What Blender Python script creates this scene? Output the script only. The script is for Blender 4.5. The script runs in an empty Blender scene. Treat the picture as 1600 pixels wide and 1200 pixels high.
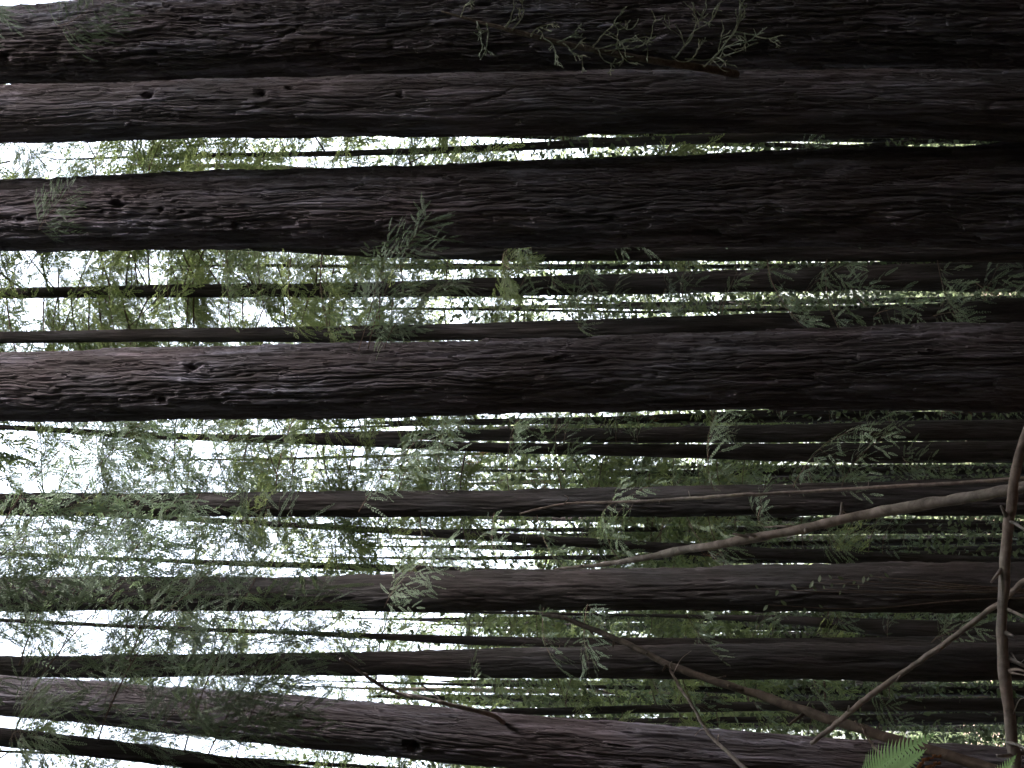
import bpy, math, random
import numpy as np
from mathutils import Matrix, Vector

# ------------------------------------------------------------------ camera
S = bpy.context.scene
COL = S.collection
F_PX = 2800.0                      # focal length in pixels of the 1600-wide photograph
PITCH = math.radians(14.0)
CAM = np.array([0.0, 0.0, 1.35])
FW = np.array([0.0, math.cos(PITCH), math.sin(PITCH)])
DN = np.array([0.0, math.sin(PITCH), -math.cos(PITCH)])
RT = np.array([1.0, 0.0, 0.0])
# the photograph was taken in portrait and is shown lying on its side:
# image right = world down, image top = world right
cd = bpy.data.cameras.new('camera')
cam = bpy.data.objects.new('camera', cd)
COL.objects.link(cam)
cd.sensor_width = 36.0
cd.lens = F_PX / 1600.0 * 36.0
cd.clip_start = 0.05
cd.clip_end = 5000
m = Matrix(((DN[0], RT[0], -FW[0], CAM[0]), (DN[1], RT[1], -FW[1], CAM[1]),
            (DN[2], RT[2], -FW[2], CAM[2]), (0, 0, 0, 1)))
cam.matrix_world = m
S.camera = cam

# ------------------------------------------------------------------ sky, sun, exposure
SUN_EL, SUN_AZ = math.radians(45), math.radians(116)   # azimuth measured from +Y towards +X
w = bpy.data.worlds.new('World')
S.world = w
w.use_nodes = True
nt = w.node_tree
nt.nodes.clear()
sky = nt.nodes.new('ShaderNodeTexSky')
sky.sky_type = 'NISHITA'
sky.sun_disc = False
sky.sun_elevation = SUN_EL
sky.sun_rotation = SUN_AZ
sky.air_density = 1.0
sky.dust_density = 6.0
sky.ozone_density = 1.0
hs = nt.nodes.new('ShaderNodeHueSaturation')
hs.inputs['Saturation'].default_value = 0.5
bg = nt.nodes.new('ShaderNodeBackground')
bg.inputs['Strength'].default_value = 0.15
wo = nt.nodes.new('ShaderNodeOutputWorld')
nt.links.new(sky.outputs[0], hs.inputs['Color'])
nt.links.new(hs.outputs[0], bg.inputs[0])
nt.links.new(bg.outputs[0], wo.inputs[0])

sl = bpy.data.lights.new('sun', 'SUN')
sl.energy = 1.5
sl.angle = math.radians(25)
sl.color = (1.0, 0.975, 0.95)
so = bpy.data.objects.new('sun', sl)
COL.objects.link(so)
sd = Vector((math.sin(SUN_AZ) * math.cos(SUN_EL), math.cos(SUN_AZ) * math.cos(SUN_EL), math.sin(SUN_EL)))
so.rotation_euler = sd.to_track_quat('Z', 'Y').to_euler()
so.location = (10, -10, 30)

S.view_settings.view_transform = 'Standard'
S.view_settings.look = 'None'
S.view_settings.gamma = 1.0
S.view_settings.exposure = 3.7
S.view_settings.use_curve_mapping = False
S.cycles.use_denoising = True
S.cycles.max_bounces = 6
S.cycles.diffuse_bounces = 4
S.cycles.transmission_bounces = 4
S.cycles.glossy_bounces = 2

# ------------------------------------------------------------------ helpers
rng = np.random.default_rng(7)
random.seed(7)


def tag(o, label=None, cat=None, group=None, kind=None):
    if label: o['label'] = label
    if cat: o['category'] = cat
    if group: o['group'] = group
    if kind: o['kind'] = kind
    return o


def ray(ix, iy):
    return FW + ((ix - 800.0) / F_PX) * DN + ((600.0 - iy) / F_PX) * RT


def at(ix, iy, Y):
    """the point of the vertical plane y = Y that stands at pixel (ix, iy)"""
    r = ray(ix, iy)
    return CAM + r * (Y / r[1])


def scale_at(ix, Y):
    r = ray(ix, 600)
    return (Y / r[1]) / F_PX          # metres per photograph pixel


def new_mesh(name, verts, faces=None, loops=None, k=4, mats=(), smooth=True, mat_idx=None):
    me = bpy.data.meshes.new(name)
    verts = np.asarray(verts, dtype=np.float32)
    faces = np.asarray(faces, dtype=np.int32)
    n, k = faces.shape
    me.vertices.add(len(verts))
    me.vertices.foreach_set('co', verts.ravel())
    me.loops.add(n * k)
    me.loops.foreach_set('vertex_index', faces.ravel())
    me.polygons.add(n)
    me.polygons.foreach_set('loop_start', np.arange(0, n * k, k, dtype=np.int32))
    me.polygons.foreach_set('loop_total', np.full(n, k, dtype=np.int32))
    me.polygons.foreach_set('use_smooth', np.full(n, bool(smooth)))
    for mm in mats:
        me.materials.append(mm)
    if mat_idx is not None:
        me.polygons.foreach_set('material_index', np.asarray(mat_idx, dtype=np.int32))
    me.update(calc_edges=True)
    return me


def link(name, me, parent=None, loc=(0, 0, 0)):
    o = bpy.data.objects.new(name, me)
    COL.objects.link(o)
    o.location = loc
    if parent is not None:
        o.parent = parent
    return o


PT = rng.permutation(256).astype(np.int64)
PT = np.concatenate([PT, PT, PT])
GR = rng.normal(size=(256, 3))
GR /= np.linalg.norm(GR, axis=1)[:, None]


def perlin(P):
    I = np.floor(P).astype(np.int64)
    Fr = P - I
    I &= 255
    U = Fr * Fr * Fr * (Fr * (Fr * 6 - 15) + 10)
    out = np.zeros(len(P))
    for dx in (0, 1):
        wx = U[:, 0] if dx else 1 - U[:, 0]
        for dy in (0, 1):
            wy = U[:, 1] if dy else 1 - U[:, 1]
            for dz in (0, 1):
                wz = U[:, 2] if dz else 1 - U[:, 2]
                h = PT[PT[PT[(I[:, 0] + dx) & 255] + ((I[:, 1] + dy) & 255)] + ((I[:, 2] + dz) & 255)]
                g = GR[h]
                d = g[:, 0] * (Fr[:, 0] - dx) + g[:, 1] * (Fr[:, 1] - dy) + g[:, 2] * (Fr[:, 2] - dz)
                out += wx * wy * wz * d
    return out * 1.5


def ground_z(x, y):
    x = np.asarray(x, float); y = np.asarray(y, float)
    z = -0.05 * np.clip(y - 2, 0, 70) + 0.28 * np.clip(-y - 4, 0, 60) + 0.05 * np.clip(x - 6, 0, 40)
    z = z + 0.12 * np.sin(x * 0.7 + 1.3) * np.sin(y * 0.55) + 0.05 * np.sin(x * 2.3) * np.cos(y * 1.9)
    return z


# ------------------------------------------------------------------ materials
def mat_new(name):
    mt = bpy.data.materials.new(name)
    mt.use_nodes = True
    t = mt.node_tree
    t.nodes.clear()
    out = t.nodes.new('ShaderNodeOutputMaterial')
    return mt, t, out


def N(t, kind, **kw):
    n = t.nodes.new(kind)
    for k_, v in kw.items():
        setattr(n, k_, v)
    return n


def ramp(t, fac, stops):
    r = t.nodes.new('ShaderNodeValToRGB')
    e = r.color_ramp.elements
    e[0].position, e[0].color = stops[0][0], (*stops[0][1], 1)
    e[1].position, e[1].color = stops[-1][0], (*stops[-1][1], 1)
    for p, c in stops[1:-1]:
        x = e.new(p)
        x.color = (*c, 1)
    t.links.new(fac, r.inputs[0])
    return r


def bark_material(name, c_dark, c_mid, c_light, zs=0.10, scale=14.0, bump=0.6, bdist=0.012, rough=0.9, plate=False):
    mt, t, out = mat_new(name)
    tc = N(t, 'ShaderNodeTexCoord')
    oi = N(t, 'ShaderNodeObjectInfo')
    mul = N(t, 'ShaderNodeMath', operation='MULTIPLY'); mul.inputs[1].default_value = 57.0
    t.links.new(oi.outputs['Random'], mul.inputs[0])
    add = N(t, 'ShaderNodeVectorMath', operation='ADD')
    t.links.new(tc.outputs['Object'], add.inputs[0])
    t.links.new(mul.outputs[0], add.inputs[1])
    mp = N(t, 'ShaderNodeMapping'); mp.inputs['Scale'].default_value = (1, 1, zs)
    t.links.new(add.outputs[0], mp.inputs['Vector'])
    n1 = N(t, 'ShaderNodeTexNoise'); n1.inputs['Scale'].default_value = scale; n1.inputs['Detail'].default_value = 7
    n1.inputs['Roughness'].default_value = 0.62; n1.inputs['Distortion'].default_value = 0.5
    t.links.new(mp.outputs[0], n1.inputs['Vector'])
    r1 = ramp(t, n1.outputs['Fac'], [(0.28, c_dark), (0.5, c_mid), (0.72, c_light)])
    # slow patches of redder and greyer bark
    mp2 = N(t, 'ShaderNodeMapping'); mp2.inputs['Scale'].default_value = (1, 1, 0.35)
    t.links.new(add.outputs[0], mp2.inputs['Vector'])
    n2 = N(t, 'ShaderNodeTexNoise'); n2.inputs['Scale'].default_value = 2.6; n2.inputs['Detail'].default_value = 4
    t.links.new(mp2.outputs[0], n2.inputs['Vector'])
    r2 = ramp(t, n2.outputs['Fac'], [(0.35, (1.05, 0.86, 0.83)), (0.65, (0.95, 0.98, 1.04))])
    mx = N(t, 'ShaderNodeMix', data_type='RGBA', blend_type='MULTIPLY'); mx.inputs[0].default_value = 0.8
    t.links.new(r1.outputs[0], mx.inputs[6]); t.links.new(r2.outputs[0], mx.inputs[7])
    if plate:                      # each torn strip of bark has weathered differently
        pa = N(t, 'ShaderNodeAttribute', attribute_name='plate')
        r3 = ramp(t, pa.outputs['Fac'], [(0.15, (0.55, 0.49, 0.48)), (0.5, (0.95, 0.92, 0.92)), (0.85, (1.45, 1.45, 1.5))])
        mx3 = N(t, 'ShaderNodeMix', data_type='RGBA', blend_type='MULTIPLY'); mx3.inputs[0].default_value = 0.7
        t.links.new(mx.outputs[2], mx3.inputs[6]); t.links.new(r3.outputs[0], mx3.inputs[7])
        mx = mx3
    # fibres
    mp3 = N(t, 'ShaderNodeMapping'); mp3.inputs['Scale'].default_value = (1, 1, zs * 0.6)
    t.links.new(add.outputs[0], mp3.inputs['Vector'])
    n3 = N(t, 'ShaderNodeTexNoise'); n3.inputs['Scale'].default_value = scale * 4; n3.inputs['Detail'].default_value = 5
    n3.inputs['Roughness'].default_value = 0.7
    t.links.new(mp3.outputs[0], n3.inputs['Vector'])
    ad = N(t, 'ShaderNodeMath', operation='ADD')
    m1 = N(t, 'ShaderNodeMath', operation='MULTIPLY'); m1.inputs[1].default_value = 0.5
    t.links.new(n3.outputs['Fac'], m1.inputs[0])
    t.links.new(n1.outputs['Fac'], ad.inputs[0]); t.links.new(m1.outputs[0], ad.inputs[1])
    bp = N(t, 'ShaderNodeBump'); bp.inputs['Strength'].default_value = bump; bp.inputs['Distance'].default_value = bdist
    t.links.new(ad.outputs[0], bp.inputs['Height'])
    b = N(t, 'ShaderNodeBsdfPrincipled')
    b.inputs['Roughness'].default_value = rough
    b.inputs['Specular IOR Level'].default_value = 0.25
    t.links.new(mx.outputs[2], b.inputs['Base Color'])
    t.links.new(bp.outputs[0], b.inputs['Normal'])
    t.links.new(b.outputs[0], out.inputs[0])
    return mt


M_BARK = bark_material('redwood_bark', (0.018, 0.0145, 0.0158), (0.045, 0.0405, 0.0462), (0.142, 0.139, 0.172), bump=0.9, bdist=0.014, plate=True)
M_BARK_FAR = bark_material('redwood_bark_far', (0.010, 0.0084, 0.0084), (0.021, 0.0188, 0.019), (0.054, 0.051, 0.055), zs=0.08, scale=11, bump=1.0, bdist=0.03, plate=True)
M_BARK_PALE = bark_material('pale_bark', (0.10, 0.085, 0.075), (0.20, 0.17, 0.15), (0.33, 0.29, 0.26), zs=0.2, scale=16, bump=0.7, bdist=0.02)
M_TWIG = bark_material('twig_bark', (0.05, 0.035, 0.028), (0.09, 0.068, 0.055), (0.16, 0.125, 0.10), zs=1, scale=30, bump=0.3, bdist=0.004)
M_DEAD = bark_material('dead_wood', (0.10, 0.09, 0.083), (0.21, 0.19, 0.18), (0.33, 0.305, 0.295), zs=1.0, scale=22, bump=0.6, bdist=0.006)
M_DEAD_DARK = bark_material('dead_wood_dark', (0.035, 0.027, 0.023), (0.07, 0.056, 0.047), (0.13, 0.11, 0.095), zs=1.0, scale=22, bump=0.6, bdist=0.006)
M_LICHEN = bark_material('lichen_crust', (0.09, 0.105, 0.08), (0.17, 0.20, 0.155), (0.27, 0.30, 0.25), zs=1.0, scale=40, bump=0.5, bdist=0.004)


def leaf_material(name, a, b, tr_a, tr_b, tfac=0.45):
    mt, t, out = mat_new(name)
    oi = N(t, 'ShaderNodeObjectInfo')
    geo = N(t, 'ShaderNodeNewGeometry')
    ad = N(t, 'ShaderNodeMath', operation='ADD')
    m1 = N(t, 'ShaderNodeMath', operation='MULTIPLY'); m1.inputs[1].default_value = 0.45
    t.links.new(geo.outputs['Random Per Island'], m1.inputs[0])
    m2 = N(t, 'ShaderNodeMath', operation='MULTIPLY'); m2.inputs[1].default_value = 0.55
    t.links.new(oi.outputs['Random'], m2.inputs[0])
    t.links.new(m1.outputs[0], ad.inputs[0]); t.links.new(m2.outputs[0], ad.inputs[1])
    r1 = ramp(t, ad.outputs[0], [(0.1, a), (0.9, b)])
    r2 = ramp(t, ad.outputs[0], [(0.1, tr_a), (0.9, tr_b)])
    d = N(t, 'ShaderNodeBsdfPrincipled'); d.inputs['Roughness'].default_value = 0.6
    d.inputs['Specular IOR Level'].default_value = 0.3
    tl = N(t, 'ShaderNodeBsdfTranslucent')
    mx = N(t, 'ShaderNodeMixShader'); mx.inputs[0].default_value = tfac
    t.links.new(r1.outputs[0], d.inputs['Base Color']); t.links.new(r2.outputs[0], tl.inputs['Color'])
    t.links.new(d.outputs[0], mx.inputs[1]); t.links.new(tl.outputs[0], mx.inputs[2])
    t.links.new(mx.outputs[0], out.inputs[0])
    return mt


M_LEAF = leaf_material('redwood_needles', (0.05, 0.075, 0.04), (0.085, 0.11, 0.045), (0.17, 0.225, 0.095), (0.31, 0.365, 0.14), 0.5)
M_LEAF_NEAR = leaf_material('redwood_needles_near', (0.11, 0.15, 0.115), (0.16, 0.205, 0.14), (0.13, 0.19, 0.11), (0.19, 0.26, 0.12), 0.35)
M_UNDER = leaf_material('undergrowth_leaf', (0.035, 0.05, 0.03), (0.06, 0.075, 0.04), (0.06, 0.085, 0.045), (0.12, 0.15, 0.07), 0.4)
M_LEAF_HAZE = leaf_material('far_leaf_haze', (0.08, 0.10, 0.055), (0.13, 0.15, 0.07), (0.28, 0.35, 0.18), (0.42, 0.47, 0.24), 0.55)  # distance haze put into the colour: paler, more translucent leaves
M_LEAF_DRY = leaf_material('dry_needles', (0.16, 0.07, 0.03), (0.25, 0.11, 0.05), (0.3, 0.12, 0.04), (0.45, 0.2, 0.08))
M_FERN = leaf_material('fern_leaf', (0.28, 0.46, 0.20), (0.33, 0.52, 0.24), (0.3, 0.5, 0.16), (0.34, 0.55, 0.2), 0.25)
M_BROAD = leaf_material('oval_leaf', (0.10, 0.13, 0.09), (0.16, 0.19, 0.13), (0.1, 0.14, 0.06), (0.14, 0.2, 0.08), 0.25)

mt, t, out = mat_new('forest_litter')
tc = N(t, 'ShaderNodeTexCoord')
n1 = N(t, 'ShaderNodeTexNoise'); n1.inputs['Scale'].default_value = 3.0; n1.inputs['Detail'].default_value = 9
t.links.new(tc.outputs['Object'], n1.inputs['Vector'])
r1 = ramp(t, n1.outputs['Fac'], [(0.3, (0.07, 0.04, 0.028)), (0.5, (0.15, 0.09, 0.065)), (0.7, (0.24, 0.16, 0.12))])
bp = N(t, 'ShaderNodeBump'); bp.inputs['Strength'].default_value = 0.8; bp.inputs['Distance'].default_value = 0.05
n2 = N(t, 'ShaderNodeTexNoise'); n2.inputs['Scale'].default_value = 25.0; n2.inputs['Detail'].default_value = 6
t.links.new(tc.outputs['Object'], n2.inputs['Vector']); t.links.new(n2.outputs['Fac'], bp.inputs['Height'])
b = N(t, 'ShaderNodeBsdfPrincipled'); b.inputs['Roughness'].default_value = 0.95
t.links.new(r1.outputs[0], b.inputs['Base Color']); t.links.new(bp.outputs[0], b.inputs['Normal'])
t.links.new(b.outputs[0], out.inputs[0])
M_GROUND = mt

# ------------------------------------------------------------------ ground
gx = np.concatenate([-np.geomspace(1200, 21, 18), np.linspace(-20, 20, 81), np.geomspace(21, 1200, 18)])
gy = np.concatenate([-np.geomspace(800, 15, 14), np.linspace(-14, 40, 109), np.geomspace(41, 2500, 26)])
X, Y = np.meshgrid(gx, gy, indexing='ij')
V = np.stack([X, Y, ground_z(X, Y)], -1).reshape(-1, 3)
nx, ny = len(gx), len(gy)
I = (np.arange(nx - 1)[:, None] * ny + np.arange(ny - 1)[None, :]).ravel()
Fc = np.stack([I, I + ny, I + ny + 1, I + 1], 1)
tag(link('ground', new_mesh('ground', V, Fc, mats=[M_GROUND])), kind='structure')


# ------------------------------------------------------------------ tubes
def catmull(P, n):
    P = np.asarray(P, float)
    if len(P) == 2:
        tt = np.linspace(0, 1, n)[:, None]
        return P[0] * (1 - tt) + P[1] * tt
    E = np.vstack([2 * P[0] - P[1], P, 2 * P[-1] - P[-2]])
    seg = len(P) - 1
    u = np.linspace(0, seg, n)
    i = np.minimum(u.astype(int), seg - 1)
    f = (u - i)[:, None]
    a, b_, c, d = E[i], E[i + 1], E[i + 2], E[i + 3]
    return 0.5 * ((2 * b_) + (c - a) * f + (2 * a - 5 * b_ + 4 * c - d) * f ** 2 + (3 * b_ - a - 3 * c + d) * f ** 3)


def tube(C, R, seg=8, bump=0.0, seed=0.0, ecc=0.0):
    C = np.asarray(C, float); R = np.asarray(R, float)
    T = np.gradient(C, axis=0); T /= np.linalg.norm(T, axis=1)[:, None] + 1e-9
    ref = np.array([0.31, 0.2, 0.93]); ref /= np.linalg.norm(ref)
    A = np.cross(T, ref); A /= np.linalg.norm(A, axis=1)[:, None] + 1e-9
    B = np.cross(T, A)
    th = np.linspace(0, 2 * math.pi, seg, endpoint=False)
    rad = R[:, None] * np.ones(seg)[None, :]
    V = C[:, None, :] + rad[..., None] * (np.cos(th)[None, :, None] * A[:, None, :] + np.sin(th)[None, :, None] * B[:, None, :])
    if bump > 0:
        D = V - C[:, None, :]
        nn = perlin((V.reshape(-1, 3) + seed) * np.array([14.0, 14.0, 14.0])).reshape(len(C), seg)
        V = C[:, None, :] + D * (1 + bump * nn)[..., None]
    n = len(C)
    i = np.arange(n - 1)[:, None] * seg
    j = np.arange(seg)[None, :]
    j2 = (j + 1) % seg
    Fq = np.stack([i + j, i + j2, i + seg + j2, i + seg + j], -1).reshape(-1, 4)
    V = V.reshape(-1, 3)
    # closed ends
    k0 = len(V)
    V = np.vstack([V, C[0], C[-1]])
    cap0 = np.stack([np.full(seg, k0), j2[0], j[0], np.full(seg, k0)], 1)
    # caps as degenerate-free quads are impossible: use two-triangle fans folded as quads over pairs
    caps = []
    for s_ in range(0, seg, 2):
        a0, a1, a2 = s_, (s_ + 1) % seg, (s_ + 2) % seg
        caps.append((k0, a2, a1, a0))
        o = (n - 1) * seg
        caps.append((k0 + 1, o + a0, o + a1, o + a2))
    Fq = np.vstack([Fq, np.array(caps)])
    return V, Fq


def merge(parts):
    Vs, Fs, off = [], [], 0
    for V, F in parts:
        Vs.append(V); Fs.append(F + off); off += len(V)
    return np.vstack(Vs), np.vstack(Fs)


# ------------------------------------------------------------------ redwood boughs (shared meshes)
def unit(v):
    return v / (np.linalg.norm(v, axis=-1, keepdims=True) + 1e-9)


def needle_mesh(P, D, Nn, Ln, pairs, nl, nw, rs):
    """flat sprays: for every twig start P, direction D, spray normal Nn, length Ln -> needle triangles"""
    n = len(P)
    s = (np.arange(pairs) + 0.5) / pairs
    side = unit(np.cross(Nn, D))
    droop = np.array([0, 0, -1.0])
    pos = P[:, None, :] + D[:, None, :] * (s[None, :, None] * Ln[:, None, None]) + droop * (0.18 * Ln[:, None, None] * s[None, :, None] ** 2)
    ln = nl * (0.55 + 0.6 * np.sin(np.pi * np.clip(s * 0.9 + 0.08, 0, 1)))[None, :] * rs.uniform(0.75, 1.25, (n, pairs))
    out = []
    for sg in (-1, 1):
        dv = unit(sg * side[:, None, :] * 0.85 + D[:, None, :] * 0.6 + rs.normal(0, 0.14, (n, pairs, 3)))
        a = pos - D[:, None, :] * (nw * 0.5)
        b_ = pos + D[:, None, :] * (nw * 0.5)
        tip = pos + dv * ln[..., None]
        mid = pos + dv * ln[..., None] * 0.5
        out.append(np.stack([a, mid - D[:, None, :] * nw * 0.55, tip, mid + D[:, None, :] * nw * 0.55], 2).reshape(-1, 4, 3))
    # a last needle at the tip
    tp = P + D * Ln[:, None] + droop * (0.18 * Ln[:, None])
    out.append(np.stack([tp - side * nw * .3, tp + D * nl * .4 - side * nw * .5, tp + D * nl * .95, tp + D * nl * .4 + side * nw * .5], 1))
    Q = np.concatenate(out, 0)
    V = Q.reshape(-1, 3)
    Fq = np.arange(len(V)).reshape(-1, 4)
    return V, Fq


def make_bough(seed, L, n_sec, n_ter, droop, nl, nw, pairs, bare=0.12, ter_len=(0.09, 0.2), sec_frac=0.42, leafmat=None, seg=5, thick=1.0, fold=1.0):
    rs = np.random.default_rng(seed)
    tt = np.linspace(0, 1, 14)
    wob = np.cumsum(rs.normal(0, 0.02, (14, 3)), 0) * L * 0.35
    C = np.stack([L * tt * (1 - 0.12 * droop * tt), 0 * tt, L * (0.10 * tt - droop * tt ** 2)], 1) + wob * tt[:, None]
    wood = [tube(C, np.linspace(0.006 * L, 0.001 * L, 14) * thick, seg)]
    P, D, Nn, Ln = [], [], [], []
    for i in range(n_sec):
        u = bare + (1 - bare) * (i + rs.uniform(0, .8)) / n_sec
        p = np.array([np.interp(u, tt, C[:, k]) for k in range(3)])
        tg = unit(np.array([np.interp(min(u + .05, 1), tt, C[:, k]) - np.interp(max(u - .05, 0), tt, C[:, k]) for k in range(3)]))
        sgn = 1 if i % 2 else -1
        up = unit(np.array([0, 0, 1.0]) - tg * tg[2])
        sd = np.cross(up, tg) * sgn
        ang = rs.uniform(0.75, 1.15)
        d = unit(tg * math.cos(ang) + sd * math.sin(ang) + up * rs.normal(-0.05, 0.22))
        l = L * sec_frac * (1.05 - 0.75 * u) * rs.uniform(0.6, 1.2)
        m = 7
        s = np.linspace(0, 1, m)
        dr = rs.uniform(0.15, 0.5) * (0.5 + droop)
        sc = p + d * (l * s)[:, None] + np.array([0, 0, -1.0]) * (dr * l * s ** 2)[:, None]
        sc += np.cumsum(rs.normal(0, 0.012, (m, 3)), 0) * l
        wood.append(tube(sc, np.linspace(0.0018 * L, 0.0006 * L, m) * thick, 3 if seg < 6 else 4))
        nter = max(3, int(n_ter * l / (L * sec_frac)))
        nrm = unit(up + rs.normal(0, 0.35, 3))
        for j in range(nter + 1):
            v = 0.1 + 0.9 * j / nter
            q = np.array([np.interp(v, s, sc[:, k]) for k in range(3)])
            td = unit(np.array([np.interp(min(v + .1, 1), s, sc[:, k]) - np.interp(max(v - .1, 0), s, sc[:, k]) for k in range(3)]))
            if j == nter:
                dd = td
            else:
                s2 = 1 if j % 2 else -1
                sv = np.cross(nrm, td) * s2
                a2 = rs.uniform(0.6, 1.05) * fold
                dd = unit(td * math.cos(a2) + sv * math.sin(a2) + rs.normal(0, 0.18, 3) + np.array([0, 0, -0.18]))
            P.append(q); D.append(dd)
            Nn.append(unit(nrm + rs.normal(0, 0.3, 3)))
            Ln.append(rs.uniform(*ter_len) * (1.1 - 0.4 * v))
    P, D, Nn, Ln = map(np.array, (P, D, Nn, Ln))
    Vl, Fl = needle_mesh(P, D, Nn, Ln, pairs, nl, nw, rs)
    Vw, Fw = merge(wood)
    mw = new_mesh('bough', Vw, Fw, mats=[M_TWIG])
    ml = new_mesh('foliage', Vl, Fl, mats=[leafmat or M_LEAF], smooth=False)
    return mw, ml


# distant / middle boughs, near boughs, dry boughs
B_MID = [make_bough(100 + i, 1.9, 20, 9, 0.16 + 0.07 * (i % 4), 0.042, 0.030, 7, ter_len=(0.15, 0.30)) for i in range(8)]
B_LONG = [make_bough(200 + i, 3.0, 24, 11, 0.2 + 0.06 * (i % 3), 0.058, 0.044, 7, ter_len=(0.2, 0.40), sec_frac=0.36) for i in range(5)]
B_NEAR = [make_bough(300 + i, 1.7, 24, 13, 0.25 + 0.08 * i, 0.016, 0.0125, 16, ter_len=(0.14, 0.30), leafmat=M_LEAF_NEAR, seg=6, bare=0.04, thick=0.6, fold=0.75) for i in range(4)]
B_SPARSE = [make_bough(400 + i, 1.1, 11, 5, 0.25 + 0.1 * i, 0.019, 0.016, 10, ter_len=(0.12, 0.26), leafmat=M_LEAF_NEAR, seg=5, fold=0.75) for i in range(4)]
B_MIDN = [make_bough(600 + i, 1.7, 18, 9, 0.25 + 0.08 * i, 0.028, 0.024, 9, ter_len=(0.16, 0.32), leafmat=M_LEAF_NEAR, seg=5, bare=0.04, thick=0.7, fold=0.75) for i in range(4)]
B_DRY = [make_bough(500 + i, 0.6, 6, 5, 0.5, 0.02, 0.006, 7, ter_len=(0.08, 0.16), leafmat=M_LEAF_DRY) for i in range(2)]


def add_bough(root, kind, p_world, az, pitch=0.0, roll=0.0, sc=1.0, name='bough'):
    mw, ml = kind
    o = bpy.data.objects.new(name, mw)
    COL.objects.link(o)
    o.parent = root
    o.location = Vector(p_world) - root.location
    o.rotation_mode = 'ZYX'
    o.matrix_basis = Matrix.Translation(o.location) @ Matrix.Rotation(az, 4, 'Z') @ Matrix.Rotation(-pitch, 4, 'Y') @ Matrix.Rotation(roll, 4, 'X') @ Matrix.Scale(sc, 4)
    f = bpy.data.objects.new('foliage', ml)
    COL.objects.link(f)
    f.parent = o
    return o


# ------------------------------------------------------------------ trunks
def hash01(a, b_, c=0):
    h = (a.astype(np.int64) * 374761393 + b_.astype(np.int64) * 668265263 + int(c) * 974711) & 0x7fffffff
    h = (h ^ (h >> 13)) * 1274126177 & 0x7fffffff
    return ((h ^ (h >> 16)) & 0xffff) / 65535.0


def plates(th, z, R, q, cw, ln, seed, warp):
    """strips of bark of width about cw, torn into pieces of length about ln; returns a random value per piece and the distance to the strip's edge"""
    n = max(8, int(round(2 * math.pi * float(np.median(R)) / cw)))
    s = (th / (2 * math.pi) * n + warp * (1.0 + 0 * z)) % n
    c = np.floor(s); f = s - c
    L = ln * (0.5 + 1.2 * hash01(c, c * 0 + 3, seed))
    v = z / L + 17 * hash01(c, c * 0 + 7, seed) + 0.5 * perlin(q * np.array([45, 45, 9.0])) * 0.5
    k = np.floor(v)
    g = v - k
    return hash01(c, k, seed + 5), np.minimum(f, 1 - f), g


def bark_height(th, z, R, seed, amp=1.0):
    q = np.stack([R * np.cos(th), R * np.sin(th), z], 1) + np.array([seed * 7.3, seed * 3.1, seed * 11.7])
    w1 = perlin(q * np.array([4.0, 4.0, 1.3]))
    w2 = perlin(q * np.array([11.0, 11.0, 3.0]) + 31.7)
    w3 = perlin(q * np.array([40.0, 40.0, 14.0]) + 11.7)
    q2 = q.copy()
    q2[:, 0] += 0.05 * w1; q2[:, 1] += 0.05 * w2
    n1 = perlin(q2 * np.array([11, 11, 0.8]))
    n2 = perlin(q2 * np.array([24, 24, 2.2]) + 5.2)
    n4 = perlin(q * np.array([70, 70, 10.0]))
    n5 = perlin(q * np.array([2.6, 2.6, 0.55]) + 3.3)
    p1, e1, g1 = plates(th, z, R, q, 0.040, 0.48, seed, 0.75 * w1 + 0.40 * w2 + 0.2 * w3)
    p2, e2, g2 = plates(th, z, R, q, 0.019, 0.20, seed + 1, 1.4 * w1 + 0.8 * w2 + 0.4 * w3)
    h = 0.017 * p1 + 0.010 * p2 + 0.008 * (g1 - 0.5) + 0.004 * (g2 - 0.5) - 0.008 * np.exp(-(e1 / 0.13) ** 2) - 0.004 * np.exp(-(e2 / 0.14) ** 2)
    h = h - 0.016 * np.exp(-(n1 / 0.09) ** 2) - 0.006 * np.exp(-(n2 / 0.12) ** 2) + 0.008 * n4 + 0.02 * n5 - 0.012
    return h * amp, 0.55 * p1 + 0.45 * p2


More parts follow.
